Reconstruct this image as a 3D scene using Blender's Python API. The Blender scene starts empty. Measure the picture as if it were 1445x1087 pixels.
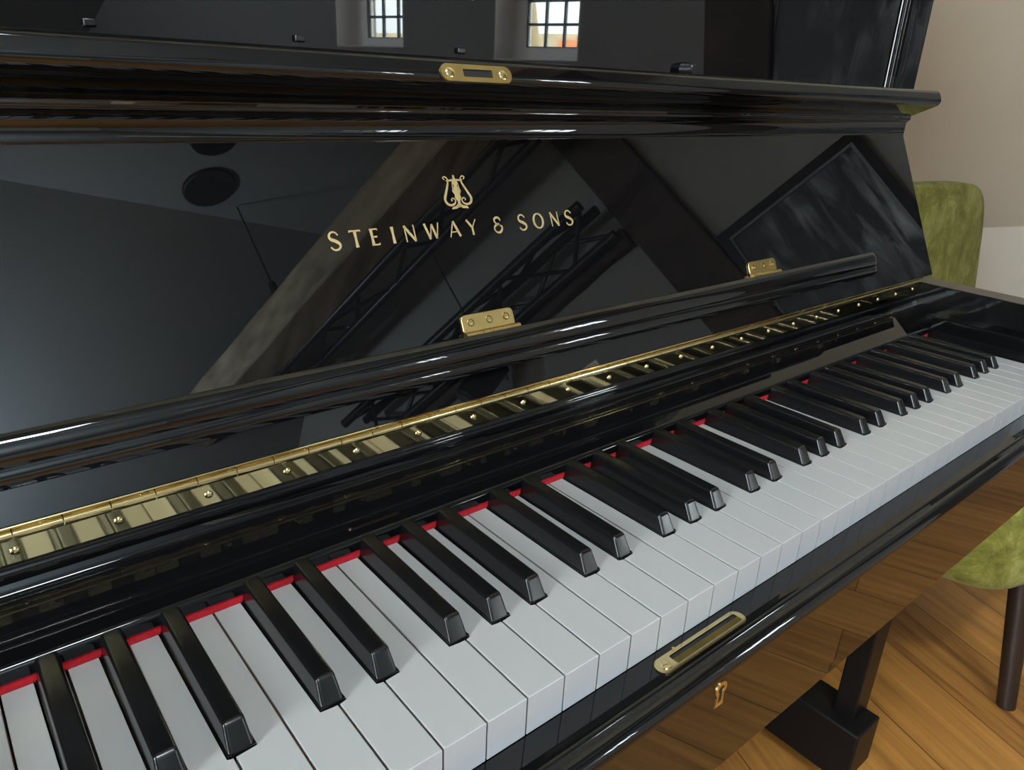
import bpy, bmesh, math, random
from mathutils import Vector, Matrix
random.seed(7)
PI = math.pi
COL = bpy.context.scene.collection
SC = bpy.context.scene

# ------------------------------------------------------------------ materials
def new_mat(name):
    m = bpy.data.materials.new(name); m.use_nodes = True
    nt = m.node_tree
    return m, nt, nt.nodes['Principled BSDF']

def simple(name, col, rough=.5, metal=0., ior=1.5, spec=None, noise=0., nscale=40., bump=0.):
    m, nt, b = new_mat(name)
    b.inputs['Base Color'].default_value = (*col, 1)
    b.inputs['Roughness'].default_value = rough
    b.inputs['Metallic'].default_value = metal
    b.inputs['IOR'].default_value = ior
    if spec is not None: b.inputs['Specular IOR Level'].default_value = spec
    if noise or bump:
        tc = nt.nodes.new('ShaderNodeTexCoord')
        n = nt.nodes.new('ShaderNodeTexNoise'); n.inputs['Scale'].default_value = nscale
        n.inputs['Detail'].default_value = 5
        nt.links.new(tc.outputs['Object'], n.inputs['Vector'])
        if noise:
            mix = nt.nodes.new('ShaderNodeMix'); mix.data_type = 'RGBA'
            mix.inputs['A'].default_value = (*[c * (1 - noise) for c in col], 1)
            mix.inputs['B'].default_value = (*[min(1, c * (1 + noise)) for c in col], 1)
            nt.links.new(n.outputs['Fac'], mix.inputs['Factor'])
            nt.links.new(mix.outputs['Result'], b.inputs['Base Color'])
        if bump:
            bp = nt.nodes.new('ShaderNodeBump'); bp.inputs['Strength'].default_value = bump
            bp.inputs['Distance'].default_value = .002
            nt.links.new(n.outputs['Fac'], bp.inputs['Height'])
            nt.links.new(bp.outputs['Normal'], b.inputs['Normal'])
    return m

M = {}
M['lacquer'] = simple('black_lacquer', (.0030, .0029, .0034), .012, ior=1.56)
M['satin'] = simple('satin_black_wood', (.006, .0052, .0055), .40, spec=.2)
M['ledge'] = simple('black_nameboard_lacquer', (.003, .0029, .0034), .012, ior=1.5, spec=.36)
M['cheek'] = simple('black_cheek_lacquer', (.003, .003, .0034), .06, spec=.16)
M['brass'] = simple('polished_brass', (.78, .64, .34), .13, 1., noise=.08, nscale=25)
M['brass_mirror'] = simple('mirror_brass', (.84, .69, .37), .05, 1.)
M['brass_satin'] = simple('satin_brass', (.68, .50, .21), .3, 1., noise=.12, nscale=60)
M['gold'] = simple('gold_leaf', (.56, .41, .20), .45, .55, noise=.1, nscale=200)
M['ivory'] = simple('white_key_plastic', (.35, .345, .345), .22, noise=.015, nscale=15)
M['ivory_lit_front'] = simple('white_key_lit_front', (.45, .46, .49), .25, noise=.015, nscale=15)  # key plastic brightened and blued: light on the front faces put into the colour
M['keywood'] = simple('key_wood', (.55, .27, .10), .6, noise=.2, nscale=80)
M['ebony'] = simple('black_key_plastic', (.004, .004, .0045), .22, ior=1.5, noise=.15, nscale=300)
M['felt'] = simple('red_felt', (.50, .006, .016), .95, noise=.25, nscale=500, bump=.4)
M['dark'] = simple('slot_dark', (.004, .004, .005), .6)
M['rubber'] = simple('black_rubber', (.01, .01, .012), .25)
M['plaster'] = simple('cream_plaster', (.74, .69, .59), .9, noise=.05, nscale=3, bump=.12)
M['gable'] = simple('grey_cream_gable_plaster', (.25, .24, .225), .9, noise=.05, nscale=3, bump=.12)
M['plaster2'] = simple('pale_knee_wall_paint', (.84, .78, .70), .8, noise=.03, nscale=4, bump=.05)
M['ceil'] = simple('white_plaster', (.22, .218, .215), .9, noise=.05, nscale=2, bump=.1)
M['reveal'] = simple('white_window_paint', (.92, .86, .83), .5, noise=.03, nscale=10)
M['bar'] = simple('dark_glazing_bar', (.13, .18, .19), .4)
M['steel'] = simple('dark_truss_metal', (.012, .012, .014), .35, .3)
M['canopy'] = simple('matt_black_metal', (.006, .006, .007), .6)
M['legwood'] = simple('dark_stained_wood', (.016, .008, .006), .4, noise=.3, nscale=30)
M['stone'] = simple('tan_stone', (.50, .42, .30), .9, noise=.35, nscale=1.5)
M['tile'] = simple('orange_roof_tile', (.62, .22, .10), .8, noise=.3, nscale=3)
M['bark'] = simple('pale_bark', (.36, .28, .17), .9, noise=.3, nscale=5)
M['grass'] = simple('dry_grass', (.38, .33, .17), .95, noise=.3, nscale=.7)
M['glide'] = simple('pale_nickel_glide', (.7, .68, .62), .35, .6)
M['frame'] = simple('black_picture_frame', (.006, .006, .007), .25)
M['slip'] = simple('grey_mount', (.16, .16, .18), .6)

def beam_mat(name, c0, c1):
    m, nt, b = new_mat(name)
    tc = nt.nodes.new('ShaderNodeTexCoord'); mp = nt.nodes.new('ShaderNodeMapping')
    mp.inputs['Rotation'].default_value = (0, 0, TH)
    mp.inputs['Scale'].default_value = (9, .7, 9)
    n = nt.nodes.new('ShaderNodeTexNoise'); n.inputs['Scale'].default_value = 2.; n.inputs['Detail'].default_value = 6
    cr = nt.nodes.new('ShaderNodeValToRGB')
    cr.color_ramp.elements[0].color = (*c0, 1); cr.color_ramp.elements[0].position = .3
    cr.color_ramp.elements[1].color = (*c1, 1); cr.color_ramp.elements[1].position = .75
    L = nt.links.new
    L(tc.outputs['Object'], mp.inputs['Vector']); L(mp.outputs['Vector'], n.inputs['Vector'])
    L(n.outputs['Fac'], cr.inputs['Fac']); L(cr.outputs['Color'], b.inputs['Base Color'])
    b.inputs['Roughness'].default_value = .75
    bp = nt.nodes.new('ShaderNodeBump'); bp.inputs['Strength'].default_value = .4; bp.inputs['Distance'].default_value = .01
    L(n.outputs['Fac'], bp.inputs['Height']); L(bp.outputs['Normal'], b.inputs['Normal'])
    return m

# room axes: the piano stands askew to the room
TH = math.atan2(.33, .944)
E1 = Vector((math.sin(TH), math.cos(TH), 0)); E2 = Vector((math.cos(TH), -math.sin(TH), 0))
def RW(u, v, z): return E2 * u + E1 * v + Vector((0, 0, z))
M['beam'] = beam_mat('old_oak_beam', (.15, .11, .075), (.40, .32, .23))
M['darkbeam'] = beam_mat('dark_oak_beam', (.022, .013, .009), (.07, .042, .028))

def floor_mat():
    m, nt, b = new_mat('oak_floor_planks')
    L = nt.links.new
    tc = nt.nodes.new('ShaderNodeTexCoord'); mp = nt.nodes.new('ShaderNodeMapping')
    mp.inputs['Rotation'].default_value = (0, 0, TH - PI / 2)
    L(tc.outputs['Object'], mp.inputs['Vector'])
    br = nt.nodes.new('ShaderNodeTexBrick')
    br.inputs['Scale'].default_value = 1.; br.inputs['Brick Width'].default_value = 1.9; br.inputs['Row Height'].default_value = .15
    br.inputs['Mortar Size'].default_value = .0014; br.inputs['Mortar Smooth'].default_value = .3
    br.offset = .37
    br.inputs['Color1'].default_value = (.0, .0, .0, 1); br.inputs['Color2'].default_value = (1, 1, 1, 1)
    br.inputs['Mortar'].default_value = (.5, .5, .5, 1)
    L(mp.outputs['Vector'], br.inputs['Vector'])
    mp2 = nt.nodes.new('ShaderNodeMapping'); mp2.inputs['Scale'].default_value = (1.3, 22, 1)
    L(mp.outputs['Vector'], mp2.inputs['Vector'])
    n = nt.nodes.new('ShaderNodeTexNoise'); n.inputs['Scale'].default_value = 2.2; n.inputs['Detail'].default_value = 8
    n.inputs['Roughness'].default_value = .62; n.inputs['Distortion'].default_value = .35
    L(mp2.outputs['Vector'], n.inputs['Vector'])
    add = nt.nodes.new('ShaderNodeMath'); add.operation = 'MULTIPLY_ADD'
    L(br.outputs['Color'], add.inputs[0]); add.inputs[1].default_value = .22
    L(n.outputs['Fac'], add.inputs[2])
    cr = nt.nodes.new('ShaderNodeValToRGB')
    e = cr.color_ramp.elements
    e[0].position = .34; e[0].color = (.14, .050, .010, 1)
    e[1].position = .85; e[1].color = (.45, .20, .045, 1)
    k = e.new(.58); k.color = (.30, .128, .028, 1)
    L(add.outputs[0], cr.inputs['Fac'])
    mix = nt.nodes.new('ShaderNodeMix'); mix.data_type = 'RGBA'
    L(br.outputs['Fac'], mix.inputs['Factor']); L(cr.outputs['Color'], mix.inputs['A'])
    mix.inputs['B'].default_value = (.10, .04, .012, 1)
    L(mix.outputs['Result'], b.inputs['Base Color'])
    b.inputs['Roughness'].default_value = .42
    bp = nt.nodes.new('ShaderNodeBump'); bp.inputs['Strength'].default_value = .25; bp.inputs['Distance'].default_value = .002
    L(n.outputs['Fac'], bp.inputs['Height']); L(bp.outputs['Normal'], b.inputs['Normal'])
    return m
M['floor'] = floor_mat()

def velvet_mat():
    m, nt, b = new_mat('olive_crushed_velvet')
    L = nt.links.new
    tc = nt.nodes.new('ShaderNodeTexCoord')
    n = nt.nodes.new('ShaderNodeTexNoise'); n.inputs['Scale'].default_value = 15; n.inputs['Detail'].default_value = 10
    n.inputs['Roughness'].default_value = .78; n.inputs['Distortion'].default_value = .5
    L(tc.outputs['Object'], n.inputs['Vector'])
    cr = nt.nodes.new('ShaderNodeValToRGB'); e = cr.color_ramp.elements
    e[0].position = .33; e[0].color = (.075, .07, .006, 1)
    e[1].position = .68; e[1].color = (.34, .33, .11, 1)
    k = e.new(.5); k.color = (.17, .165, .022, 1)
    L(n.outputs['Fac'], cr.inputs['Fac']); L(cr.outputs['Color'], b.inputs['Base Color'])
    b.inputs['Roughness'].default_value = .85
    b.inputs['Sheen Weight'].default_value = .12; b.inputs['Sheen Roughness'].default_value = .4
    b.inputs['Sheen Tint'].default_value = (.8, .8, .45, 1)
    bp = nt.nodes.new('ShaderNodeBump'); bp.inputs['Strength'].default_value = .5; bp.inputs['Distance'].default_value = .006
    L(n.outputs['Fac'], bp.inputs['Height']); L(bp.outputs['Normal'], b.inputs['Normal'])
    return m
M['velvet'] = velvet_mat()

def glass_mat():
    m, nt, b = new_mat('window_glass')
    nt.nodes.remove(b)
    out = nt.nodes['Material Output']
    t = nt.nodes.new('ShaderNodeBsdfTransparent'); t.inputs['Color'].default_value = (.95, .97, .97, 1)
    g = nt.nodes.new('ShaderNodeBsdfGlossy'); g.inputs['Roughness'].default_value = .01
    fr = nt.nodes.new('ShaderNodeFresnel'); fr.inputs['IOR'].default_value = 1.45
    mx = nt.nodes.new('ShaderNodeMixShader')
    L = nt.links.new
    L(fr.outputs['Fac'], mx.inputs['Fac']); L(t.outputs[0], mx.inputs[1]); L(g.outputs[0], mx.inputs[2])
    L(mx.outputs[0], out.inputs['Surface'])
    return m
M['glass'] = glass_mat()

def canvas_mat():
    # dark portrait study: pale swept streaks of hair on a near-black ground (generic stand-in)
    m, nt, b = new_mat('dark_picture_canvas')
    L = nt.links.new
    tc = nt.nodes.new('ShaderNodeTexCoord')
    mp = nt.nodes.new('ShaderNodeMapping'); mp.inputs['Rotation'].default_value = (.5, 0, 0); mp.inputs['Scale'].default_value = (1, 11, 2.2)
    L(tc.outputs['Object'], mp.inputs['Vector'])
    n = nt.nodes.new('ShaderNodeTexNoise'); n.inputs['Scale'].default_value = 1.7; n.inputs['Detail'].default_value = 7
    n.inputs['Distortion'].default_value = .7; n.inputs['Roughness'].default_value = .6
    L(mp.outputs['Vector'], n.inputs['Vector'])
    n2 = nt.nodes.new('ShaderNodeTexNoise'); n2.inputs['Scale'].default_value = 3.2; n2.inputs['Detail'].default_value = 2
    L(tc.outputs['Object'], n2.inputs['Vector'])
    mul = nt.nodes.new('ShaderNodeMath'); mul.operation = 'MULTIPLY'
    r1 = nt.nodes.new('ShaderNodeMapRange'); r1.inputs['From Min'].default_value = .42; r1.inputs['From Max'].default_value = .72
    r2 = nt.nodes.new('ShaderNodeMapRange'); r2.inputs['From Min'].default_value = .42; r2.inputs['From Max'].default_value = .62
    L(n.outputs['Fac'], r1.inputs['Value']); L(n2.outputs['Fac'], r2.inputs['Value'])
    L(r1.outputs[0], mul.inputs[0]); L(r2.outputs[0], mul.inputs[1])
    cr = nt.nodes.new('ShaderNodeValToRGB'); e = cr.color_ramp.elements
    e[0].color = (.012, .012, .014, 1); e[1].color = (.42, .45, .47, 1)
    L(mul.outputs[0], cr.inputs['Fac']); L(cr.outputs['Color'], b.inputs['Base Color'])
    b.inputs['Roughness'].default_value = .5
    return m
M['canvas'] = canvas_mat()

# ------------------------------------------------------------------ object helpers
def link(name, bm, mat, parent=None, smooth=35, bevel=0., seg=2):
    me = bpy.data.meshes.new(name)
    bmesh.ops.remove_doubles(bm, verts=bm.verts, dist=1e-7)
    bmesh.ops.recalc_face_normals(bm, faces=bm.faces)
    if smooth:
        for f in bm.faces: f.smooth = True
        lim = math.radians(smooth)
        for e in bm.edges:
            if len(e.link_faces) == 2 and e.calc_face_angle(0) > lim: e.smooth = False
    bm.to_mesh(me); bm.free()
    for mm in (mat if isinstance(mat, (list, tuple)) else [mat]): me.materials.append(mm)
    o = bpy.data.objects.new(name, me); COL.objects.link(o)
    if parent is not None: o.parent = parent
    if bevel:
        md = o.modifiers.new('bevel', 'BEVEL'); md.width = bevel; md.segments = seg; md.limit_method = 'ANGLE'
        md.angle_limit = math.radians(40); md.harden_normals = False
    if smooth and smooth < 90:
        wn = o.modifiers.new('weighted_normal', 'WEIGHTED_NORMAL'); wn.keep_sharp = True; wn.weight = 50
    return o

def empty(name, label, cat, loc=(0, 0, 0), group=None):
    o = bpy.data.objects.new(name, None); COL.objects.link(o); o.location = loc
    o.empty_display_size = .1
    o['label'] = label; o['category'] = cat
    if group: o['group'] = group
    return o
def tag(o, label, cat, group=None):
    o['label'] = label; o['category'] = cat
    if group: o['group'] = group
    return o
def struct(o, label=None):
    o['kind'] = 'structure'
    if label: o['label'] = label
    return o

def box(bm, x0, x1, y0, y1, z0, z1):
    vs = [bm.verts.new((x, y, z)) for x in (x0, x1) for y in (y0, y1) for z in (z0, z1)]
    for f in ((0, 1, 3, 2), (4, 6, 7, 5), (0, 4, 5, 1), (2, 3, 7, 6), (0, 2, 6, 4), (1, 5, 7, 3)):
        bm.faces.new([vs[i] for i in f])
def hexa(bm, pts):  # 8 points in box order (x,y,z bits)
    vs = [bm.verts.new(p) for p in pts]
    for f in ((0, 1, 3, 2), (4, 6, 7, 5), (0, 4, 5, 1), (2, 3, 7, 6), (0, 2, 6, 4), (1, 5, 7, 3)):
        bm.faces.new([vs[i] for i in f])
def rbox(bm, u0, u1, v0, v1, z0, z1):
    hexa(bm, [RW(u, v, z) for u in (u0, u1) for v in (v0, v1) for z in (z0, z1)])
def prism(bm, poly, f0, f1):
    """poly: list of 2D points; f0,f1 map 2D -> 3D for both ends"""
    a = [bm.verts.new(f0(p)) for p in poly]; b = [bm.verts.new(f1(p)) for p in poly]
    n = len(poly)
    bm.faces.new(a); bm.faces.new(b[::-1])
    for i in range(n):
        bm.faces.new((a[i], a[(i + 1) % n], b[(i + 1) % n], b[i]))
def extrude_x(bm, poly, x0, x1):
    prism(bm, poly, lambda p: (x0, p[0], p[1]), lambda p: (x1, p[0], p[1]))
def frames(d):
    d = Vector(d).normalized()
    a = Vector((0, 0, 1)) if abs(d.z) < .9 else Vector((1, 0, 0))
    u = d.cross(a).normalized(); v = d.cross(u).normalized()
    return d, u, v
def tube(bm, p0, p1, r0, r1=None, n=12, cap=True):
    r1 = r0 if r1 is None else r1
    p0 = Vector(p0); p1 = Vector(p1); d, u, v = frames(p1 - p0)
    A = [bm.verts.new(p0 + (u * math.cos(2 * PI * i / n) + v * math.sin(2 * PI * i / n)) * r0) for i in range(n)]
    B = [bm.verts.new(p1 + (u * math.cos(2 * PI * i / n) + v * math.sin(2 * PI * i / n)) * r1) for i in range(n)]
    for i in range(n): bm.faces.new((A[i], A[(i + 1) % n], B[(i + 1) % n], B[i]))
    if cap: bm.faces.new(A); bm.faces.new(B[::-1])
def arc(cx, cy, r, a0, a1, n=8, ry=None):
    ry = r if ry is None else ry
    return [(cx + r * math.cos(math.radians(a0 + (a1 - a0) * i / n)), cy + ry * math.sin(math.radians(a0 + (a1 - a0) * i / n))) for i in range(n + 1)]

# ------------------------------------------------------------------ PIANO
CX = -.0225                       # case centre; the keyboard runs from A0 at X=-.611 to C8 at +.611
XR, XL = .655, .655 - 2 * (.655 - CX)
AI, AO = .647, .684               # right arm: inner and outer face
ZK = .73; PITCH = .0235; X0 = -26 * PITCH
def mir(x): return 2 * CX - x
piano = empty('upright_piano', 'glossy black upright piano with open fallboard, gold lettering and brass hinges', 'piano', (CX, .3, 0))
def P_(name, bm, mat, parent=None, **k):
    o = link(name, bm, mat, None, **k)
    par = parent or piano
    o.parent = par
    if par is piano: o.matrix_parent_inverse = Matrix.Translation((-CX, -.3, 0))
    return o

# keyslip: flat top, small rounded arris, bead, upright front
prof = [(-.0006, .7069), (-.0150, .7064)] + arc(-.0170, .7034, .003, 82, 150, 8) + [(-.0205, .7030)] + \
       arc(-.0195, .6945, .0085, 96, 180, 14) + [(-.028, .66), (-.028, .628), (-.0265, .6262), (-.0006, .6262)]
bm = bmesh.new(); extrude_x(bm, prof, mir(AI), AI); P_('keyslip', bm, M['lacquer'], smooth=25)
bm = bmesh.new(); box(bm, mir(AI), AI, -.0022, .30, .600, .645); box(bm, mir(AI), AI, -.026, -.0022, .615, .6262)
P_('keybed', bm, M['lacquer'], smooth=0)

# arms (with the case side below), key blocks
for s in (0, 1):
    f = (lambda x: x) if s == 0 else mir
    a, b = sorted((f(AI), f(AO)))
    bm = bmesh.new()
    prof = [(-.034, .626), (-.034, .765)] + arc(-.014, .765, .020, 180, 95, 7, .0195) + [(.20, .7865), (.255, .7865), (.255, 1.285), (.60, 1.285), (.60, .05), (.285, .05), (.285, .60), (.02, .60)]
    extrude_x(bm, prof, a, b)
    P_('case_side', bm, M['lacquer'], smooth=30, bevel=.0015)
    a, b = sorted((f(AI - .0006), f(AI + .0004)))
    bm = bmesh.new(); box(bm, a, b, -.012, .1775, .7000, .7850); P_('reflection_dimmer', bm, M['cheek'], smooth=0)  # thin sheet added over the arm's inner face to dim its reflections
    a, b = sorted((f(.613 if s == 0 else mir(-.6125)), f(AI)))
    bm = bmesh.new()
    prof = [(-.002, .645), (-.002, .735)] + arc(.018, .735, .020, 180, 90, 6) + [(.142, .756), (.142, .645)]
    extrude_x(bm, prof, a, b); P_('key_block', bm, M['cheek'], smooth=30, bevel=.001)

# nameboard behind the keys: upright lip, gently rising glossy ledge, bead under the hinge
prof = [(.1415, .7360), (.1415, .7396)] + arc(.1457, .7396, .0042, 178, 108, 12) + [(.1765, .7556), (.1785, .7572), (.1797, .7592)] + \
       arc(.1830, .7660, .0056, 245, 140, 10) + [(.1795, .7722), (.1795, .7820), (.205, .7820), (.205, .7360)]
bm = bmesh.new(); extrude_x(bm, prof, mir(AI - .0006), AI - .0006); P_('nameboard', bm, M['ledge'], smooth=28)
bm = bmesh.new(); box(bm, mir(.614), .614, .1425, .150, .7295, .7364); P_('felt_strip', bm, M['felt'], smooth=0, bevel=.001)

# white keys
LET = 'ABCDEFG'
HASB = {'A', 'C', 'D', 'F', 'G'}
def wb(i): return X0 + PITCH * i
def black_x(i):      # black key between white i and i+1
    l = LET[i % 7]
    if l == 'A': c = i - 5
    elif l == 'C': c = i
    elif l == 'D': c = i - 1
    elif l == 'F': c = i - 3
    else: c = i - 4
    b = wb(c); s3 = 3 * PITCH / 5; s4 = 4 * PITCH / 7
    return b + {'C': 1.5 * s3, 'D': 3.5 * s3, 'F': 3 * PITCH + 1.5 * s4, 'G': 3 * PITCH + 3.5 * s4, 'A': 3 * PITCH + 5.5 * s4}[l]
HW = .0060; NOT = .0069; GAP = .00050; YH = .0486; YT = .152
for i in range(52):
    x0, x1 = wb(i) + GAP, wb(i + 1) - GAP
    l = i > 0 and LET[(i - 1) % 7] in HASB
    r = i < 51 and LET[i % 7] in HASB
    if i == 51: r = False
    pts = [(x0, 0), (x1, 0)]
    if r: bx = black_x(i) - NOT; pts += [(x1, YH), (bx, YH), (bx, YT)]
    else: pts += [(x1, YT)]
    if l: bx = black_x(i - 1) + NOT; pts += [(bx, YT), (bx, YH), (x0, YH)]
    else: pts += [(x0, YT)]
    bm = bmesh.new()
    prism(bm, pts, lambda p: (p[0], p[1], ZK - .0024), lambda p: (p[0], p[1], ZK))          # cap
    hexa(bm, [(x, y, z) for x in (x0, x1) for y in (0, .0018) for z in (.7072, ZK - .0024)])  # front
    top = [f for f in bm.faces if all(v.co.z > ZK - 1e-6 for v in f.verts)]
    ed = [e for f in top for e in f.edges]
    bmesh.ops.bevel(bm, geom=ed, offset=.00045, segments=2, profile=.6, affect='EDGES')
    old = set(bm.faces)
    prism(bm, [(p[0], p[1] + (.0018 if p[1] == 0 else 0)) for p in pts], lambda p: (p[0], p[1], .7072), lambda p: (p[0], p[1], ZK - .0024))
    for f in bm.faces:
        if f not in old: f.material_index = 1
    bm.normal_update()
    for f in bm.faces:
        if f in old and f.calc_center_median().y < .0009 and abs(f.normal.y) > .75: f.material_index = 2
    P_('white_key', bm, [M['ivory'], M['keywood'], M['ivory_lit_front']], smooth=0)
# black keys
for i in range(51):
    if LET[i % 7] not in HASB: continue
    c = black_x(i)
    bm = bmesh.new()
    zt, zm, zb = .7428, ZK + .0012, .7105
    yf0, yf1, yb = .0494, .0560, .153
    # skirt
    hexa(bm, [(c + sx * HW, y, z) for sx in (-1, 1) for y in (yf0, yb) for z in (zb, zm)])
    n0 = len(bm.faces)
    pts = []
    for sx in (-1, 1):
        for yy in (0, 1):
            for zz in (0, 1):
                if zz == 0: pts.append((c + sx * (HW - .0004), yf0 + .0003 if yy == 0 else yb, zm))
                else: pts.append((c + sx * .0046, yf1 if yy == 0 else yb, zt - (0.0006 if yy == 0 else 0)))
    hexa(bm, pts)
    bm.faces.ensure_lookup_table()
    up = list(bm.faces)[n0:]
    ed = set()
    for f in up:
        for e in f.edges:
            z = [v.co.z for v in e.verts]; y = [v.co.y for v in e.verts]
            if min(z) > zm + .005 and not min(y) > .14: ed.add(e)              # top edges
            elif max(z) > zm + .005 and min(z) < zm + 1e-4 and max(y) < .1: ed.add(e)  # front corners
    bmesh.ops.bevel(bm, geom=list(ed), offset=.0017, segments=4, profile=.5, affect='EDGES')
    P_('black_key', bm, M['ebony'], smooth=40)

# ---- open fallboard, leaning back; local frame: s up the panel, t out towards the player
SV = Vector((0, .42, .907)).normalized(); NV = Vector((0, -SV.z, SV.y))
FO = Vector((0, .168, .793))
def FB(x, s, t=0.): return Vector((x, 0, 0)) + FO + SV * s + NV * t
def extrude_fb(bm, poly, x0, x1):   # poly in (s,t)
    prism(bm, poly, lambda p: FB(x0, p[0], p[1]), lambda p: FB(x1, p[0], p[1]))
prof = [(.004, 0), (.1795, 0), (.1797, .0012)] + [(.1797 + .0125 * math.sin(a), .0012 + .0105 * (1 - math.cos(a))) for a in [PI / 2 * i / 12 for i in range(1, 13)]] + \
       [(.1935, .0118), (.1945, .0128), (.1963, .0132), (.1963, .0425)] + arc(.2028, .0425, .0065, 180, 90, 14) + \
       arc(.2081, .0430, .0060, 90, 0, 12) + [(.2141, -.004), (.2141, -.016), (.004, -.016)]
bm = bmesh.new(); extrude_fb(bm, prof, XL, XR)
fall = P_('fallboard', bm, M['lacquer'], smooth=28, bevel=.0012)
def F_(name, bm, mat, **k):
    o = link(name, bm, mat, None, **k); o.parent = fall
    return o

# folded music shelf along the lower fallboard
def shelf_prof(k=1.):
    a1 = [(.0275 + .0090 * math.sin(math.radians(p)), -.0010 + .0090 * math.cos(math.radians(p)) * k) for p in range(-50, 19, 6)]
    a2 = [(.0379 + .0140 * math.sin(math.radians(p)), -.0035 + .0140 * math.cos(math.radians(p)) * k) for p in range(-32, 37, 5)]
    return [(.0206, 0)] + a1 + a2 + [(.0462, 0)]
bm = bmesh.new()
xs = [mir(.5120), mir(.5110), mir(.5080), mir(.500), .500, .5080, .5110, .5120]
ks = [.15, .55, .85, 1, 1, .85, .55, .15]
rings = [[bm.verts.new(FB(x, .034 + (p[0] - .034) * (.55 + .45 * k), p[1])) for p in shelf_prof(k)] for x, k in zip(xs, ks)]
for A, B in zip(rings, rings[1:]):
    for i in range(len(A) - 1): bm.faces.new((A[i], A[i + 1], B[i + 1], B[i]))
bm.faces.new(rings[0]); bm.faces.new(rings[-1][::-1])
F_('music_shelf', bm, M['lacquer'], smooth=30)

def stadium(cx, cy, L, Hh, n=8, r=None):
    r = Hh / 2 if r is None else r
    pts = []
    for (sx, sy, a0) in ((1, 1, 0), (-1, 1, 90), (-1, -1, 180), (1, -1, 270)):
        ox, oy = cx + sx * (L / 2 - r), cy + sy * (Hh / 2 - r)
        pts += [(ox + r * math.cos(math.radians(a0 + 90 * i / n)), oy + r * math.sin(math.radians(a0 + 90 * i / n))) for i in range(n + 1)]
    return pts
def ring_plate(bm, outer, inner, t0, t1, f):
    """plate with a hole (same point counts), f(x,y,t)->3D"""
    n = len(outer)
    V = {}
    for nm, poly in (('o', outer), ('i', inner)):
        for k, t in enumerate((t0, t1)): V[nm, k] = [bm.verts.new(f(p[0], p[1], t)) for p in poly]
    for i in range(n):
        j = (i + 1) % n
        bm.faces.new((V['o', 1][i], V['o', 1][j], V['i', 1][j], V['i', 1][i]))
        bm.faces.new((V['o', 0][i], V['o', 1][i], V['o', 1][j], V['o', 0][j]))
        bm.faces.new((V['i', 0][i], V['i', 0][j], V['i', 1][j], V['i', 1][i]))
def screw(bm, f, cx, cy, r, t, slot=True, n=14, ang=.4, dome=.35):
    rings = []
    for k in range(4):
        a = k / 3 * PI / 2
        rr = r * math.cos(a); tt = t + r * dome * math.sin(a)
        rings.append([bm.verts.new(f(cx + rr * math.cos(2 * PI * i / n), cy + rr * math.sin(2 * PI * i / n), tt)) for i in range(n)] if k < 3 else [bm.verts.new(f(cx, cy, tt))])
    for A, B in zip(rings, rings[1:]):
        for i in range(n):
            if len(B) > 1: bm.faces.new((A[i], A[(i + 1) % n], B[(i + 1) % n], B[i]))
            else: bm.faces.new((A[i], A[(i + 1) % n], B[0]))

# small brass hinges of the music shelf
for cxh in (CX - .327, CX, CX + .327):
    x0 = cxh + .0005
    bm = bmesh.new()
    outer = [(p[0], p[1]) for p in stadium(x0, .0535, .0440, .0135, 6, .0036)]
    prism(bm, outer, lambda p: FB(p[0], p[1], 0), lambda p: FB(p[0], p[1], .0016))
    hz = F_('shelf_hinge', bm, M['brass_satin'], smooth=30, bevel=.0004)
    bm = bmesh.new()
    segs = [(-.0225, -.0088), (-.0084, -.0012), (-.0008, .0072), (.0076, .0235)]
    for a, b in segs: tube(bm, FB(x0 + a, .0460, .0030), FB(x0 + b, .0460, .0030), .0026, n=14)
    o = link('barrel', bm, M['brass_satin'], hz, smooth=40)
    for dx in (-.0150, .0005, .0150):
        bm = bmesh.new()
        f = lambda x, y, t: FB(x, y, t)
        ring_plate(bm, [(x0 + dx + .0027 * math.cos(a), .0545 + .0027 * math.sin(a)) for a in [2 * PI * i / 16 for i in range(16)]],
                   [(x0 + dx + .0019 * math.cos(a), .0545 + .0019 * math.sin(a)) for a in [2 * PI * i / 16 for i in range(16)]], .0010, .0020, f)
        screw(bm, f, x0 + dx, .0545, .0019, .0009, dome=.4)
        link('screw', bm, M['brass'], hz, smooth=40)

# strike plate on the lip edge
TL = .0490
bm = bmesh.new()
fL = lambda x, y, t: FB(x, y, TL + t)
o_ = stadium(CX, .2020, .0545, .0108, 8); i_ = stadium(CX + .0005, .2020, .0225, .0048, 8, .0004)
ring_plate(bm, o_, i_, -.0005, .0013, fL)
sp = F_('strike_plate', bm, M['brass_satin'], smooth=30)
sp['label'] = 'brass plate with a dark slot'
bm = bmesh.new(); prism(bm, stadium(CX, .2020, .0230, .0050, 4, .0004), lambda p: fL(p[0], p[1], -.0002), lambda p: fL(p[0], p[1], .0004))
link('slot', bm, M['dark'], sp, smooth=0)
for dx in (-.0205, .0205):
    bm = bmesh.new(); screw(bm, fL, CX + dx, .2020, .0034, .0012, dome=.2); link('screw', bm, M['brass'], sp, smooth=40)

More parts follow.
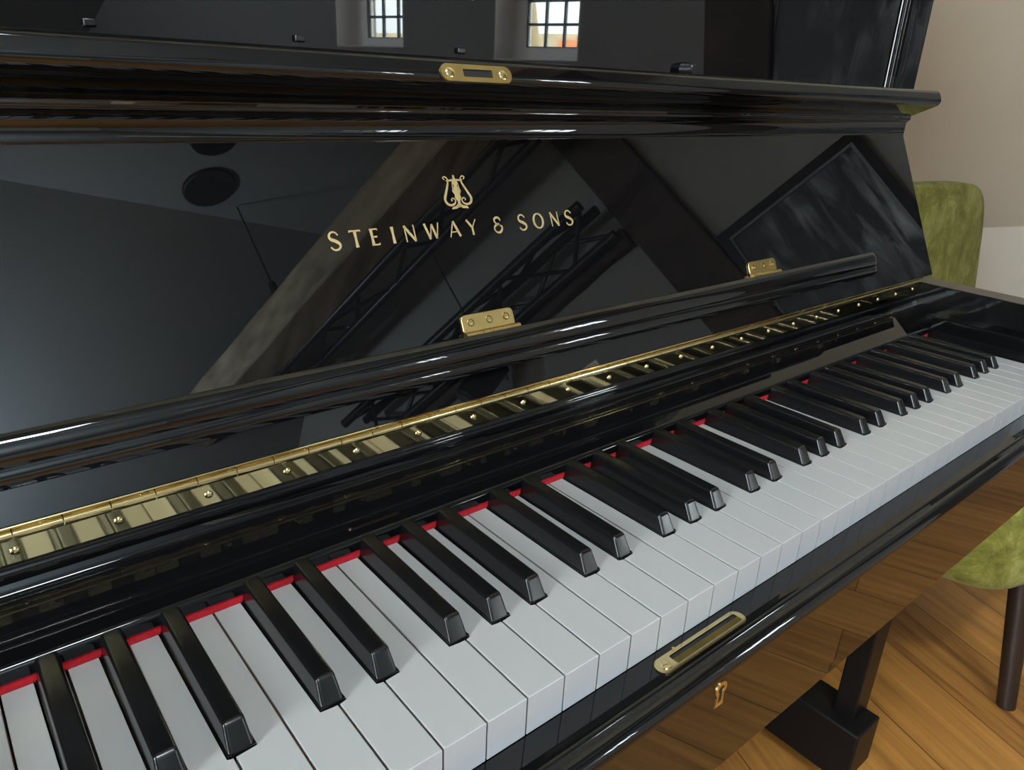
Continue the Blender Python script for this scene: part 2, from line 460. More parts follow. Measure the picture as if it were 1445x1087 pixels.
# lettering, drawn stroke by stroke with flared, humanist stems
def ribbon(bm, pts, ws, f, t1=.00035):
    n = len(pts); Lp, Rp = [], []
    for i in range(n):
        a = Vector(pts[max(0, i - 1)]); b = Vector(pts[min(n - 1, i + 1)])
        d = (b - a).normalized(); nn = Vector((-d.y, d.x))
        w = ws[i] if isinstance(ws, (list, tuple)) else ws
        Lp.append(Vector(pts[i]) + nn * w / 2); Rp.append(Vector(pts[i]) - nn * w / 2)
    A = [bm.verts.new(f(p.x, p.y, t1)) for p in Lp]; B = [bm.verts.new(f(p.x, p.y, t1)) for p in Rp]
    for i in range(n - 1): bm.faces.new((A[i], A[i + 1], B[i + 1], B[i]))
def curve(fn, n=24): return [fn(i / n) for i in range(n + 1)]
def catmull(ps, per=8):
    out = []
    q = [ps[0]] + list(ps) + [ps[-1]]
    for i in range(1, len(q) - 2):
        p0, p1, p2, p3 = [Vector(x) for x in q[i - 1:i + 3]]
        for k in range(per):
            t = k / per
            out.append(tuple(.5 * ((2 * p1) + (-p0 + p2) * t + (2 * p0 - 5 * p1 + 4 * p2 - p3) * t * t + (-p0 + 3 * p1 - 3 * p2 + p3) * t ** 3)))
    out.append(tuple(ps[-1])); return out
TK, TN = .17, .09
def stem(a, b, w=TK): return ([a, ((a[0] + b[0]) / 2, (a[1] + b[1]) / 2), b], [w * 1.25, w * .85, w * 1.25])
def swell(n, lo, hi): return [lo + (hi - lo) * math.sin(PI * i / (n - 1)) for i in range(n)]
S_path = catmull([(.27, .80), (.12, .97), (-.12, .98), (-.27, .80), (-.20, .60), (.05, .48), (.25, .33), (.28, .15), (.12, .0), (-.13, .0), (-.30, .17)])
def S_w(n): return [(.10 + .10 * math.exp(-((i / (n - 1) - .5) / .2) ** 2)) for i in range(n)]
amp = catmull([(.26, .72), (.20, .90), (0, .98), (-.19, .88), (-.19, .68), (-.02, .56), (.10, .54), (-.02, .53), (-.24, .42), (-.32, .22), (-.18, .02), (.08, .0), (.26, .16), (.30, .36), (.16, .44)])
GL = {
 'S': [(S_path, S_w(len(S_path)))],
 'T': [stem((0, 0), (0, 1)), ([(-.36, .88), (-.34, .96), (0, .955), (.34, .96), (.36, .88)], [.06, .10, .09, .10, .06])],
 'E': [stem((-.2, 0), (-.2, 1)), ([(-.2, .955), (.18, .955), (.21, .87)], [.09, .09, .05]), ([(-.2, .51), (.13, .51)], [.08, .11]), ([(-.2, .045), (.2, .045), (.24, .14)], [.09, .09, .05])],
 'I': [stem((0, 0), (0, 1))],
 'N': [([(-.30, 0), (-.30, .96)], .09), ([(-.34, .98), (.32, .02)], .17), ([(.32, 0), (.32, 1)], .09)],
 'W': [([(-.5, 1), (-.24, .03)], .16), ([(-.24, .03), (0, .93)], .08), ([(0, .93), (.24, .03)], .16), ([(.24, .03), (.5, 1)], .08)],
 'A': [([(-.38, 0), (0, .99)], .08), ([(0, .99), (.38, 0)], .17), ([(-.22, .32), (.24, .32)], .07)],
 'Y': [([(-.36, 1), (0, .48)], .16), ([(.36, 1), (0, .48)], .08), ([(0, .52), (0, 0)], .15)],
 'O': [(curve(lambda t: (.40 * math.sin(2 * PI * t), .49 + .49 * math.cos(2 * PI * t)), 36), [.09 + .09 * abs(math.sin(2 * PI * i / 36)) for i in range(37)])],
 '&': [(amp, [.08 + .07 * abs(math.sin(PI * 3 * i / (len(amp) - 1))) for i in range(len(amp))])],
}
fF = lambda x, y, t: FB(x, y, t)
bm = bmesh.new(); HT = .0108
for ch, cx in zip('STEINWAY&SONS', (-.1192, -.1049, -.0915, -.0787, -.0663, -.0490, -.0316, -.0166, .0056, .0280, .0433, .0593, .0738)):
    for pts, ws in GL[ch]:
        ww = [w * HT for w in ws] if isinstance(ws, (list, tuple)) else ws * HT
        ribbon(bm, [(cx + p[0] * HT, .1130 + p[1] * HT) for p in pts], ww, fF)
o = F_('lettering', bm, M['gold'], smooth=0); o['label'] = 'gold inlaid capital letters'

# lyre emblem above the lettering
bm = bmesh.new(); U = .0222
LX, LS = CX, .1318
def lp(pts): return [(LX + p[0] * U, LS + p[1] * U) for p in pts]
for s in (-1, 1):
    arm = catmull([(s * p[0], p[1]) for p in ((.34, .90), (.40, .96), (.33, 1.0), (.26, .95), (.24, .86), (.30, .70), (.40, .50), (.48, .32), (.44, .18), (.30, .12), (.16, .17), (.12, .27), (.20, .33), (.26, .28), (.23, .24))])
    n = len(arm)
    ribbon(bm, lp(arm), [U * (.035 + .05 * math.exp(-((i / (n - 1) - .5) / .22) ** 2)) for i in range(n)], fF)
    leaf = [(s * .02, .12), (s * .12, .05), (s * .26, .03), (s * .30, .0)]
    ribbon(bm, lp(leaf), [U * .10, U * .09, U * .07, U * .03], fF)
ribbon(bm, lp([(-.30, .87), (0, .885), (.30, .87)]), [U * .05, U * .07, U * .05], fF)
ribbon(bm, lp([(0, .90), (0, 1.04)]), [U * .10, U * .05], fF)
ribbon(bm, lp(catmull([(0, .86), (0, .74), (0, .62), (0, .50), (0, .38), (0, .26), (0, .14), (0, .04)], 4)), [U * w for w in
    [.16, .20, .21, .19, .15, .13, .15, .20, .26, .30, .32, .31, .28, .24, .21, .20, .22, .24, .22, .18, .13, .10, .09, .10, .12, .14, .15, .16, .17]], fF)
for s in (-1, 1):
    ribbon(bm, lp([(s * .10, .80), (s * .12, .62), (s * .10, .50)]), U * .025, fF)
o = F_('lyre_emblem', bm, M['gold'], smooth=0); o['label'] = 'gold inlaid lyre emblem'

# continuous brass hinge between nameboard and fallboard
HX0, HX1 = mir(.6420), .6420
ZB, YB = .7876, .1818
bm = bmesh.new()
box(bm, HX0, HX1, .1783, .1796, .7728, ZB)
hinge = P_('continuous_hinge', bm, M['brass_mirror'], smooth=0)
hinge['label'] = 'long polished brass piano hinge'
bm = bmesh.new()      # second leaf, under the thick lower edge of the fallboard
hexa(bm, [FB(x, s_, t_) for x in (HX0, HX1) for t_ in (-.0155, -.0050) for s_ in (.0031, .0041)])
link('upper_leaf', bm, M['brass_mirror'], hinge, smooth=0)
x = HX0
bmA = bmesh.new()
while x < HX1 - .001:
    x2 = min(x + .0210, HX1)
    tube(bmA, (x + .00025, YB - .0022, ZB), (x2 - .00025, YB - .0022, ZB), .0031, n=18)
    x = x2
link('barrel', bmA, M['brass'], hinge, smooth=40)
x = .0036 - .0447 * 14
fH = lambda a, b, t: Vector((a, .1783 - t, b))
fU = lambda a, b, t: FB(a, .0031 - t, b)
while x < HX1 - .01:
    if x > HX0 + .01:
        bm = bmesh.new(); screw(bm, fH, x, .7790, .0024, 0., dome=.55)
        link('screw', bm, M['brass'], hinge, smooth=40)
        bm = bmesh.new(); screw(bm, fU, x + .014, -.0090, .0024, 0., dome=.45)
        link('screw', bm, M['brass'], hinge, smooth=40)
    x += .0447

# lock plate let into the keyslip, pin, keyhole
bm = bmesh.new()
fK = lambda x, y, t: Vector((x, y, .7064 + t))
yl = -.0102
oo = stadium(-.0200, yl, .0760, .0112, 8); ii = stadium(-.0155, yl, .0590, .0066, 8, .0012)
ring_plate(bm, oo, ii, -.0010, .0010, fK)
lock = P_('lock_plate', bm, M['brass'], smooth=30); lock['label'] = 'brass lock plate set in the keyslip'
bm = bmesh.new(); prism(bm, stadium(-.0155, yl, .0594, .0070, 6, .0012), lambda p: fK(p[0], p[1], -.0012), lambda p: fK(p[0], p[1], .0002))
link('bolt_channel', bm, simple('dark_brass', (.20, .15, .05), .3, 1., noise=.4, nscale=120), lock, smooth=0)  # channel floor in a darker, mottled brass than the plate
bm = bmesh.new(); screw(bm, fK, -.0515, yl, .0036, .0009, dome=.3); link('screw', bm, M['brass'], lock, smooth=40)
bm = bmesh.new(); tube(bm, (-.0385, -.0050, .706), (-.0385, -.0050, .7082), .0011); P_('locating_pin', bm, M['brass'])
bm = bmesh.new()
fE = lambda x, y, t: Vector((x, -.0280 - t, y))
def keyhole(sc, cx, cz):
    pts = [(cx + sc * .0050 * math.cos(a), cz + sc * .0050 * math.sin(a)) for a in [math.radians(-55 + 290 * i / 20) for i in range(21)]]
    return pts + [(cx - sc * .0036, cz - .0060 * sc - .006), (cx + sc * .0036, cz - .0060 * sc - .006)]
ring_plate(bm, keyhole(1.0, CX, .6880), keyhole(.52, CX, .6880), 0, .0007, fE)
kh = P_('keyhole_escutcheon', bm, M['brass_satin'], smooth=30)
bm = bmesh.new(); prism(bm, keyhole(.54, CX, .6880), lambda p: fE(p[0], p[1], .00005), lambda p: fE(p[0], p[1], .0002)); link('keyhole', bm, M['dark'], kh, smooth=0)

# upper panel with stiles and cove mouldings, lower panel, top lid, back
YP = .262
bm = bmesh.new(); box(bm, mir(AI), AI, YP, YP + .02, .80, 1.285)
up = P_('upper_panel', bm, M['lacquer'], smooth=0)
for s in (0, 1):
    f = (lambda x: x) if s == 0 else mir
    bm = bmesh.new()
    prof = [(.6205, YP)] + [(.6225 + .0034 * math.cos(a), YP - .0034 * math.sin(a)) for a in [PI - PI * i / 8 for i in range(9)]] + \
           [(.6275, YP - .001)] + [(.6315 + .0040 * math.cos(a), YP - .0045 * math.sin(a)) for a in [PI - PI * i / 8 for i in range(6)]] + [(.6345, YP - .0058), (AI, YP - .0058), (AI, YP)]
    prism(bm, [(f(p[0]), p[1]) for p in prof], lambda p: (p[0], p[1], .80), lambda p: (p[0], p[1], 1.285))
    P_('panel_moulding', bm, M['lacquer'], smooth=40)
bm = bmesh.new(); box(bm, mir(AI), AI, .29, .31, .06, .60); P_('lower_panel', bm, M['lacquer'], smooth=0)
bm = bmesh.new(); box(bm, mir(AI), AI, .29, .60, .05, .075); P_('bottom_board', bm, M['satin'], smooth=0)
bm = bmesh.new(); box(bm, mir(AI), AI, .58, .60, .075, 1.285); P_('back_board', bm, M['satin'], smooth=0)
bm = bmesh.new(); box(bm, mir(AO + .012), AO + .012, .235, .615, 1.285, 1.310); P_('top_lid', bm, M['lacquer'], smooth=30, bevel=.004, seg=3)
for xb, h in ((-.225, 0), (-.114, 0), (.003, 0), (.245, 1)):
    bm = bmesh.new()
    if h: tube(bm, (xb, YP + .001, 1.0105), (xb, YP - .012, 1.0105), .0068, .0050, n=16)
    else: box(bm, xb - .003, xb + .003, YP - .003, YP + .001, 1.0100, 1.0140)
    P_('rubber_stop', bm, M['rubber'], smooth=40, bevel=.0008)

# legs standing on toe blocks
for s in (0, 1):
    f = (lambda x: x) if s == 0 else mir
    a, b = sorted((f(.6440), f(.6900)))
    bm = bmesh.new(); hexa(bm, [(xx, yy, zz) for xx in (a, b) for yy in (.117, .149) for zz in (.118, .605)])
    P_('leg', bm, M['satin'], smooth=30, bevel=.002)
    a, b = sorted((f(.6200), f(.6880)))
    bm = bmesh.new(); prism(bm, [(.095, .034), (.095, .120), (.34, .120), (.34, .02), (.110, .02)], lambda p: (a, p[0], p[1]), lambda p: (b, p[0], p[1]))
    P_('toe_block', bm, M['satin'], smooth=30, bevel=.003)
    bm = bmesh.new(); tube(bm, ((a + b) / 2, .135, 0), ((a + b) / 2, .135, .022), .016); P_('glide', bm, M['glide'])
    bm = bmesh.new(); tube(bm, ((a + b) / 2, .32, 0), ((a + b) / 2, .32, .022), .016); P_('glide', bm, M['glide'])

# ------------------------------------------------------------------ CHAIR beside the piano
ch = empty('velvet_chair', 'olive green crushed velvet chair with dark legs, right of the piano', 'chair', (1.28, .28, 0))
def C_(name, bm, mat, **k):
    o = link(name, bm, mat, None, **k); o.parent = ch; o.matrix_parent_inverse = Matrix.Translation((-1.28, -.28, 0)); return o
def soft_block(bm, fn, nu, nv, n_exp=5.):
    """closed superellipsoid grid; fn maps (a,b,c) in [-1,1]^3 to world"""
    rows = []
    for i in range(nv + 1):
        ph = -PI / 2 + PI * i / nv
        row = []
        for j in range(nu):
            th = 2 * PI * j / nu
            sp = lambda v: math.copysign(abs(v) ** (2 / n_exp), v)
            row.append(bm.verts.new(fn(sp(math.cos(ph)) * sp(math.cos(th)), sp(math.cos(ph)) * sp(math.sin(th)), sp(math.sin(ph)))))
        rows.append(row)
    for i in range(nv):
        for j in range(nu):
            bm.faces.new((rows[i][j], rows[i][(j + 1) % nu], rows[i + 1][(j + 1) % nu], rows[i + 1][j]))
bm = bmesh.new()
soft_block(bm, lambda a, b, c: (1.205 + .295 * a * (1 + .05 * c), .275 + .25 * b, .330 + .115 * c + .012 * (1 - a * a) * (1 - b * b) * (c > 0)), 48, 24, 5.)
C_('seat', bm, M['velvet'], smooth=180)
bm = bmesh.new()
def backf(a, b, c):
    h = (c + 1) / 2
    x = 1.290 + (.285 - .012 * h) * a
    y = .405 + .035 * b + .060 * h - .02 * (1 - a * a) * h
    z = .36 + .478 * h + .010 * (1 - a * a) * h - .02 * h * (a * .35)
    return (x, y, z)
soft_block(bm, backf, 48, 24, 6.5)
C_('backrest', bm, M['velvet'], smooth=180)
for fx, fy, tx, ty in ((1.035, .008, 1.055, .06), (1.52, .008, 1.50, .06), (1.035, .54, 1.055, .47), (1.52, .54, 1.50, .47)):
    bm = bmesh.new(); tube(bm, (fx, fy, 0), (tx, ty, .30), .0150, .021, n=20); C_('leg', bm, M['legwood'], smooth=40)

# ------------------------------------------------------------------ ROOM
UR, UL = 2.55, -2.0          # gable walls
VB, ZKN = 1.49, .62          # knee wall behind the piano
VC0, VC1, ZC = -.30, -2.05, 3.20
MF = .8; VF = -4.6; ZF = ZC - MF * (VC1 - VF)
T = .30
bm = bmesh.new(); rbox(bm, UL - T, UR + T, VF - T, VB + T, -.1, 0); struct(link('floor', bm, M['floor'], smooth=0))

def wall_with_openings(name, u0, u1, openings, mat):
    """a gable wall between u0 and u1 with rectangular (v0,v1,z0,z1) openings, sorted by v"""
    bm = bmesh.new(); v = VF - T; top = ZC + .3
    for (a, b, z0, z1) in openings:
        rbox(bm, u0, u1, v, a, 0, top); rbox(bm, u0, u1, a, b, 0, z0); rbox(bm, u0, u1, a, b, z1, top); v = b
    rbox(bm, u0, u1, v, VB + T, 0, top)
    return struct(link(name, bm, mat, smooth=0))
W1 = (-2.375, -1.945, 1.145, 1.645); W2 = (-1.420, -1.000, 1.100, 1.60)
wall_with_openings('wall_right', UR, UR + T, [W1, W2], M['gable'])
W4 = (-3.0, -.7, .80, 2.30)
wall_with_openings('wall_left', UL - T, UL, [W4], M['plaster'])
bm = bmesh.new(); rbox(bm, UL, UR, VB, VB + T, 0, ZKN); struct(link('wall_back', bm, M['plaster2'], smooth=0), 'pale low knee wall behind the chair')
bm = bmesh.new(); rbox(bm, UL, UR, VF - T, VF, 0, ZF + .1); struct(link('wall_front', bm, M['plaster'], smooth=0))
# ceiling: flat strip with a skylight, two slopes
SK = (-.45, .56, -1.55, -1.05)   # u0,u1,v0,v1
bm = bmesh.new()
rbox(bm, UL, UR, VC1, SK[2], ZC, ZC + .2); rbox(bm, UL, UR, SK[3], VC0, ZC, ZC + .2)
rbox(bm, UL, SK[0], SK[2], SK[3], ZC, ZC + .2); rbox(bm, SK[1], UR, SK[2], SK[3], ZC, ZC + .2)
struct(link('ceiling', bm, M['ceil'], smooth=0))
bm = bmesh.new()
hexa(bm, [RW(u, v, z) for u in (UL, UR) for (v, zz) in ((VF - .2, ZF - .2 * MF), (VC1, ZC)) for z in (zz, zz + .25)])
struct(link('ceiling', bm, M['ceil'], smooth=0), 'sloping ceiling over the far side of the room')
bm = bmesh.new()
mb = (ZC - ZKN) / (VB - VC0)
hexa(bm, [RW(u, v, z) for u in (UL, UR) for (v, zz) in ((VC0, ZC), (VB + .2, ZKN - .2 * mb)) for z in (zz, zz + .4)])
struct(link('ceiling', bm, M['plaster'], smooth=0), 'cream sloping ceiling rising above the knee wall')

# small gable windows: white lining and frame, dark glazing bars, pane
def gable_window(n, W, u_in, gv0, gz0, cw, rh, cols, rows, sgn=1):
    a, b, z0, z1 = W
    bm = bmesh.new()
    uo = u_in
    # frame board with an opening for the glass
    gv1, gz1 = gv0 + cw * cols, gz0 + rh * rows
    d0, d1 = sorted((uo, uo + sgn * .05))
    rbox(bm, d0, d1, a - .02, gv0, z0 - .02, z1 + .02); rbox(bm, d0, d1, gv1, b + .02, z0 - .02, z1 + .02)
    rbox(bm, d0, d1, gv0, gv1, z0 - .02, gz0); rbox(bm, d0, d1, gv0, gv1, gz1, z1 + .02)
    # plastered reveal lining
    e0, e1 = sorted((uo - sgn * .15, uo))
    rbox(bm, e0, e1, a - .004, a + .004, z0, z1); rbox(bm, e0, e1, b - .004, b + .004, z0, z1)
    rbox(bm, e0, e1, a, b, z0 - .004, z0 + .004); rbox(bm, e0, e1, a, b, z1 - .004, z1 + .004)
    fr = struct(link('window_%d' % n, bm, M['reveal'], smooth=0))
    bm = bmesh.new(); w = .0055
    g0, g1 = sorted((uo + sgn * .012, uo + sgn * .028))
    for i in range(cols + 1):
        v = gv0 + cw * i; rbox(bm, g0, g1, v - w, v + w, gz0, gz1)
    for i in range(rows + 1):
        z = gz0 + rh * i; ww = w; rbox(bm, g0, g1, gv0, gv1, z - ww, z + ww)
    link('glazing_bars', bm, M['bar'], fr, smooth=0)
    bm = bmesh.new(); c = uo + sgn * .020
    rbox(bm, c - .002, c + .002, gv0, gv1, gz0, gz1); link('pane', bm, M['glass'], fr, smooth=0)
    return (gv0, gv1, gz0, gz1)
G = []
G.append((UR, gable_window(1, W1, UR + .15, -2.305, 1.192, .097, .1, 3, 4), 1))
G.append((UR, gable_window(2, W2, UR + .15, -1.347, 1.158, .0955, .097, 3, 4), 1))
G.append((UL, gable_window(3, W4, UL - .15, -2.92, .87, .535, .4525, 4, 3, -1), -1))
# skylight: frame, pane
bm = bmesh.new(); t = .05
for (a, b, c, d) in ((SK[0], SK[0] + t, SK[2], SK[3]), (SK[1] - t, SK[1], SK[2], SK[3]), (SK[0], SK[1], SK[2], SK[2] + t), (SK[0], SK[1], SK[3] - t, SK[3])):
    rbox(bm, a, b, c, d, ZC + .08, ZC + .14)
sk = struct(link('window_4', bm, M['reveal'], smooth=0))
bm = bmesh.new(); rbox(bm, SK[0] + t, SK[1] - t, SK[2] + t, SK[3] - t, ZC + .105, ZC + .112); link('pane', bm, M['glass'], sk, smooth=0)

# timber: tie beams and a post against the gable wall
def timber(name, u0, u1, v0, v1, z0, z1, label, mat='beam'):
    bm = bmesh.new(); n = 14
    rnd = random.Random(name)
    prev = None
    for i in range(n + 1):
        v = v0 + (v1 - v0) * i / n
        j = [rnd.uniform(-.008, .008) for _ in range(4)]
        ring = [bm.verts.new(RW(uu + j[q], v, zz + j[(q + 1) % 4])) for q, (uu, zz) in enumerate(((u0, z0), (u1, z0), (u1, z1), (u0, z1)))]
        if prev:
            for q in range(4): bm.faces.new((prev[q], prev[(q + 1) % 4], ring[(q + 1) % 4], ring[q]))
        else: bm.faces.new(ring[::-1])
        prev = ring
    bm.faces.new(prev)
    return struct(link(name, bm, M[mat], smooth=50, bevel=.012), label)
timber('trim_1', 1.71, 1.93, -3.05, .25, 2.40, 2.58, 'old oak tie beam reflected behind the lettering')
timber('trim_2', 2.485, 2.548, -2.75, -.54, 1.90, 2.0, 'dark oak wall plate beam along the window wall', 'darkbeam')
bm = bmesh.new(); hexa(bm, [RW(u, v + dv, z) for u in (2.50, 2.549) for v in (-.30, -.045) for z, dv in ((0, 0), (3.2, -.38))])
struct(link('trim_3', bm, M['darkbeam'], smooth=0, bevel=.01), 'dark oak post between the window and the picture')

# lattice trusses hung under the ceiling
def truss(name, label, us, zs, v0, v1, bay, grp):
    tr = empty(name, label, 'truss', RW(sum(us) / 3, (v0 + v1) / 2, min(zs)), grp)
    inv = Matrix.Translation(-tr.location)
    for u, z in zip(us, zs):
        bm = bmesh.new(); tube(bm, RW(u, v0, z), RW(u, v1, z), .024, n=12)
        o = link('chord', bm, M['steel'], tr, smooth=40); o.matrix_parent_inverse = inv
    n = int(abs(v1 - v0) / bay)
    for i in range(n):
        for a, b in ((0, 1), (1, 2), (2, 0)):
            va, vb = v0 + (v1 - v0) * i / n, v0 + (v1 - v0) * (i + 1) / n
            if i % 2: a, b = b, a
            bm = bmesh.new(); tube(bm, RW(us[a], va, zs[a]), RW(us[b], vb, zs[b]), .0105, n=8, cap=False)
            o = link('brace', bm, M['steel'], tr, smooth=40); o.matrix_parent_inverse = inv
    return tr
truss('lattice_truss', 'black lattice truss beside the oak tie beam, mirrored left of the emblem', (1.94, 2.14, 2.02), (2.40, 2.40, 2.58), -2.55, -.52, .32, 'lattice trusses')
truss('lattice_truss', 'black lattice truss near the window wall, mirrored right of the lettering', (2.25, 2.41, 2.44), (2.09, 2.10, 1.965), -2.35, -.56, .24, 'lattice trusses')
# stage lamp hanging from the truss by the wall
sl = empty('stage_lamp', 'small black stage lamp hanging from the truss, mirrored above the hinge', 'lamp', RW(2.34, -1.47, 1.80)); inv = Matrix.Translation(-sl.location)
bm = bmesh.new(); tube(bm, RW(2.27, -1.55, 1.74), RW(2.40, -1.40, 1.86), .075, .085, n=24)
o = link('can', bm, M['steel'], sl, smooth=40, bevel=.004); o.matrix_parent_inverse = inv
bm = bmesh.new(); tube(bm, RW(2.27, -1.55, 1.74), RW(2.262, -1.559, 1.733), .066, .066, n=24)
o = link('lens', bm, M['rubber'], sl, smooth=40); o.matrix_parent_inverse = inv
bm = bmesh.new()
for k in (-1, 1): tube(bm, RW(2.335 + .085 * k, -1.475 - .075 * k, 1.80), RW(2.335 + .085 * k, -1.475 - .075 * k, 1.905), .008)
tube(bm, RW(2.25, -1.40, 1.905), RW(2.42, -1.55, 1.905), .008); tube(bm, RW(2.335, -1.475, 1.905), RW(2.44, -1.475, 1.915), .010); tube(bm, RW(2.44, -1.475, 1.905), RW(2.44, -1.475, 1.941), .010)
o = link('yoke', bm, M['steel'], sl, smooth=40); o.matrix_parent_inverse = inv

# pendant plates and cables
def pendant(label, u, v, r, cu, cv, zlow):
    pl = empty('ceiling_pendant', label, 'lamp', RW(u, v, ZC), 'ceiling pendants'); inv = Matrix.Translation(-pl.location)
    bm = bmesh.new(); tube(bm, RW(u, v, ZC + .002), RW(u, v, ZC - .02), r, r * .97, n=40)
    o = link('ceiling_plate', bm, M['canopy'], pl, smooth=40, bevel=.004); o.matrix_parent_inverse = inv
    if zlow is None: return
    bm = bmesh.new(); tube(bm, RW(cu, cv, ZC - .01), RW(cu, cv, zlow), .0045, n=8)
    o = link('cable', bm, M['canopy'], pl, smooth=40); o.matrix_parent_inverse = inv
    bm = bmesh.new(); tube(bm, RW(cu, cv, zlow), RW(cu, cv, zlow - .07), .018, .022, n=16)
    o = link('lamp_holder', bm, M['canopy'], pl, smooth=40); o.matrix_parent_inverse = inv
pendant('round black pendant lamp plate with thin cable, mirrored left of the beam', 1.60, -1.86, .128, 1.80, -1.95, 2.70)
pendant('second black pendant plate on the ceiling, mirrored near the upper moulding', 1.47, -1.56, .11, 1.47, -1.56, None)
bm = bmesh.new(); tube(bm, RW(2.14, -1.26, 2.3755), RW(2.14, -1.26, 1.90), .0035, n=8)
tag(link('hanging_cable', bm, M['canopy'], smooth=40), 'thin black cable hanging between the two trusses, mirrored under the lettering', 'cable')

# picture on the gable wall
PW = empty('framed_picture', 'large dark framed picture with pale hair-like streaks, mirrored in the piano', 'picture', RW(2.55, .06, 1.20))
inv = Matrix.Translation(-PW.location)
v0, v1, z0, z1 = -.232, .40, .80, 1.69
def PI_(name, bm, mat, **k):
    o = link(name, bm, mat, PW, **k); o.matrix_parent_inverse = inv; return o
bm = bmesh.new(); w = .035
for a, b, c, d in ((v0, v0 + w, z0, z1), (v1 - w, v1, z0, z1), (v0 + w, v1 - w, z0, z0 + w), (v0 + w, v1 - w, z1 - w, z1)): rbox(bm, 2.515, 2.549, a, b, c, d)
PI_('frame', bm, M['frame'], smooth=0)
bm = bmesh.new(); w2 = .012
for a, b, c, d in ((v0 + w, v0 + w + w2, z0 + w, z1 - w), (v1 - w - w2, v1 - w, z0 + w, z1 - w), (v0 + w + w2, v1 - w - w2, z0 + w, z0 + w + w2), (v0 + w + w2, v1 - w - w2, z1 - w - w2, z1 - w)): rbox(bm, 2.527, 2.54, a, b, c, d)
PI_('mount', bm, M['slip'], smooth=0)
bm = bmesh.new(); rbox(bm, 2.536, 2.545, v0 + w, v1 - w, z0 + w, z1 - w); PI_('canvas', bm, M['canvas'], smooth=0)

# ------------------------------------------------------------------ OUTSIDE
bm = bmesh.new(); rbox(bm, -40, 60, -60, 40, -3.2, -3.0); struct(link('ground', bm, M['grass'], smooth=0))
bm = bmesh.new(); rbox(bm, 14, 20, -22, -4.5, -3.0, 2.0)
hs = link('stone_barn', bm, M['stone'], None, smooth=0)
bs = empty('barn', 'tan stone barn beyond the windows, seen in the mirrored window', 'building', RW(17, -13, -3)); hs.parent = bs; hs.matrix_parent_inverse = Matrix.Translation(-bs.location); hs.name = 'barn_wall'
bm = bmesh.new(); hexa(bm, [RW(u, v, z) for u in (13.4, 14.0) for v in (-6.95, -5.6) for z in (1.35, 1.85)]);
o = link('roof', bm, M['tile'], bs, smooth=0); o.matrix_parent_inverse = Matrix.Translation(-bs.location)
def branch(bm, p, d, L, r, depth, rnd):
    q = p + d * L; tube(bm, p, q, r, r * .68, n=7, cap=False)
    if depth == 0: return
    for _ in range(3 if depth > 1 else 2):
        nd = (d + Vector((rnd.uniform(-.7, .7), rnd.uniform(-.7, .7), rnd.uniform(-.25, .55)))).normalized()
        branch(bm, q, nd, L * rnd.uniform(.62, .82), r * .62, depth - 1, rnd)
bm = bmesh.new(); branch(bm, RW(7.6, -3.9, -3.0), Vector((0, 0, 1)), 2.9, .20, 5, random.Random(3))
tag(link('bare_tree', bm, M['bark'], smooth=60), 'bare branching tree outside the nearer small window', 'tree')

# ------------------------------------------------------------------ LIGHT
w = bpy.data.worlds.new('sky'); SC.world = w; w.use_nodes = True
nt = w.node_tree; bg = nt.nodes['Background']
tc = nt.nodes.new('ShaderNodeTexCoord'); sx = nt.nodes.new('ShaderNodeSeparateXYZ'); cr = nt.nodes.new('ShaderNodeValToRGB')
nt.links.new(tc.outputs['Generated'], sx.inputs[0]); nt.links.new(sx.outputs['Z'], cr.inputs['Fac'])
e = cr.color_ramp.elements
e[0].position = .05; e[0].color = (.30, .325, .335, 1); e[1].position = .75; e[1].color = (.90, .97, 1, 1)
nt.links.new(cr.outputs['Color'], bg.inputs['Color']); bg.inputs['Strength'].default_value = 62.
def portal(center, u_dir, v_dir, su, sv, name):
    l = bpy.data.lights.new(name, 'AREA'); l.shape = 'RECTANGLE'; l.size = su; l.size_y = sv; l.cycles.is_portal = True
    o = bpy.data.objects.new(name, l); COL.objects.link(o)
    x = Vector(u_dir); y = Vector(v_dir); z = x.cross(y)
    o.matrix_world = Matrix(((x.x, y.x, z.x, center.x), (x.y, y.y, z.y, center.y), (x.z, y.z, z.z, center.z), (0, 0, 0, 1)))
    return o
ZV = Vector((0, 0, 1))
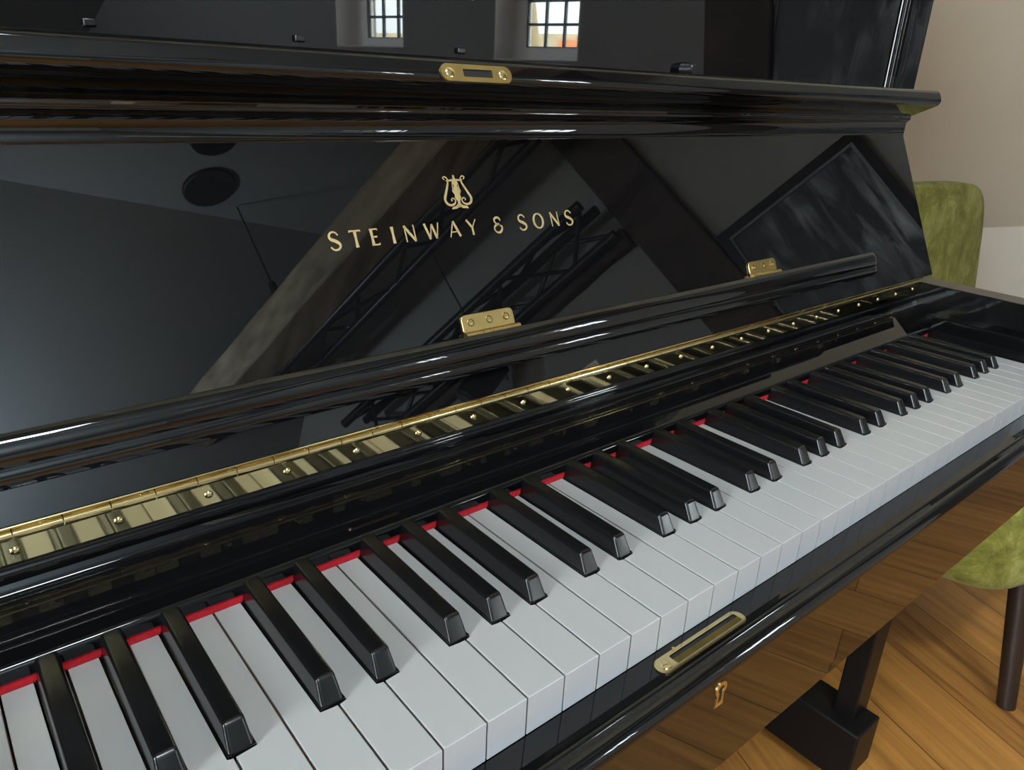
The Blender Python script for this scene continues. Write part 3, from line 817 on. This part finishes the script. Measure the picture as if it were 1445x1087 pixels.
for (U_, (a, b, c, d), s) in G:
    ctr = RW(U_ + s * .22, (a + b) / 2, (c + d) / 2)
    # light looks along -z of the lamp: into the room
    if s > 0: portal(ctr, E1, ZV, b - a, d - c, 'window_portal')      # E1 x Z = E2 -> -z points to -E2 (inward)
    else: portal(ctr, -E1, ZV, b - a, d - c, 'window_portal')
portal(RW((SK[0] + SK[1]) / 2, (SK[2] + SK[3]) / 2, ZC + .16), E2, E1, SK[1] - SK[0], SK[3] - SK[2], 'skylight_portal')

ld = bpy.data.lights.new('slope_glow_fill', 'AREA'); ld.shape = 'DISK'; ld.size = .25; ld.energy = 160; ld.color = (.66, .86, 1.)  # added bodiless lamp, makes the bluish glow on the far slope
lo = bpy.data.objects.new('slope_glow_fill', ld); COL.objects.link(lo); lo.location = RW(.10, -2.85, 1.90)
dv = RW(.55, -2.98, 2.45) - RW(.10, -2.85, 1.90); lo.rotation_euler = dv.to_track_quat('-Z', 'Y').to_euler()

# ------------------------------------------------------------------ CAMERA
cd = bpy.data.cameras.new('camera'); cam = bpy.data.objects.new('camera', cd); COL.objects.link(cam); SC.camera = cam
cd.sensor_width = 36; cd.sensor_fit = 'HORIZONTAL'; cd.lens = 1046.06 / 1445 * 36; cd.clip_start = .01; cd.clip_end = 200
yaw, pitch, roll = .701916330, -.383317727, .0435502471
fw = Vector((math.sin(yaw) * math.cos(pitch), math.cos(yaw) * math.cos(pitch), math.sin(pitch)))
rt = Vector((math.cos(yaw), -math.sin(yaw), 0)); upv = rt.cross(fw)
r2 = rt * math.cos(roll) + upv * math.sin(roll); u2 = -rt * math.sin(roll) + upv * math.cos(roll)
Cc = Vector((-.321203, -.192082, .991131))
cam.matrix_world = Matrix(((r2.x, u2.x, -fw.x, Cc.x), (r2.y, u2.y, -fw.y, Cc.y), (r2.z, u2.z, -fw.z, Cc.z), (0, 0, 0, 1)))

SC.view_settings.view_transform = 'Standard'; SC.view_settings.look = 'None'
SC.view_settings.exposure = .22; SC.view_settings.gamma = 1.
SC.cycles.use_denoising = True
SC.cycles.max_bounces = 10; SC.cycles.diffuse_bounces = 5; SC.cycles.glossy_bounces = 6; SC.cycles.transparent_max_bounces = 12
SC.cycles.sample_clamp_indirect = 8.
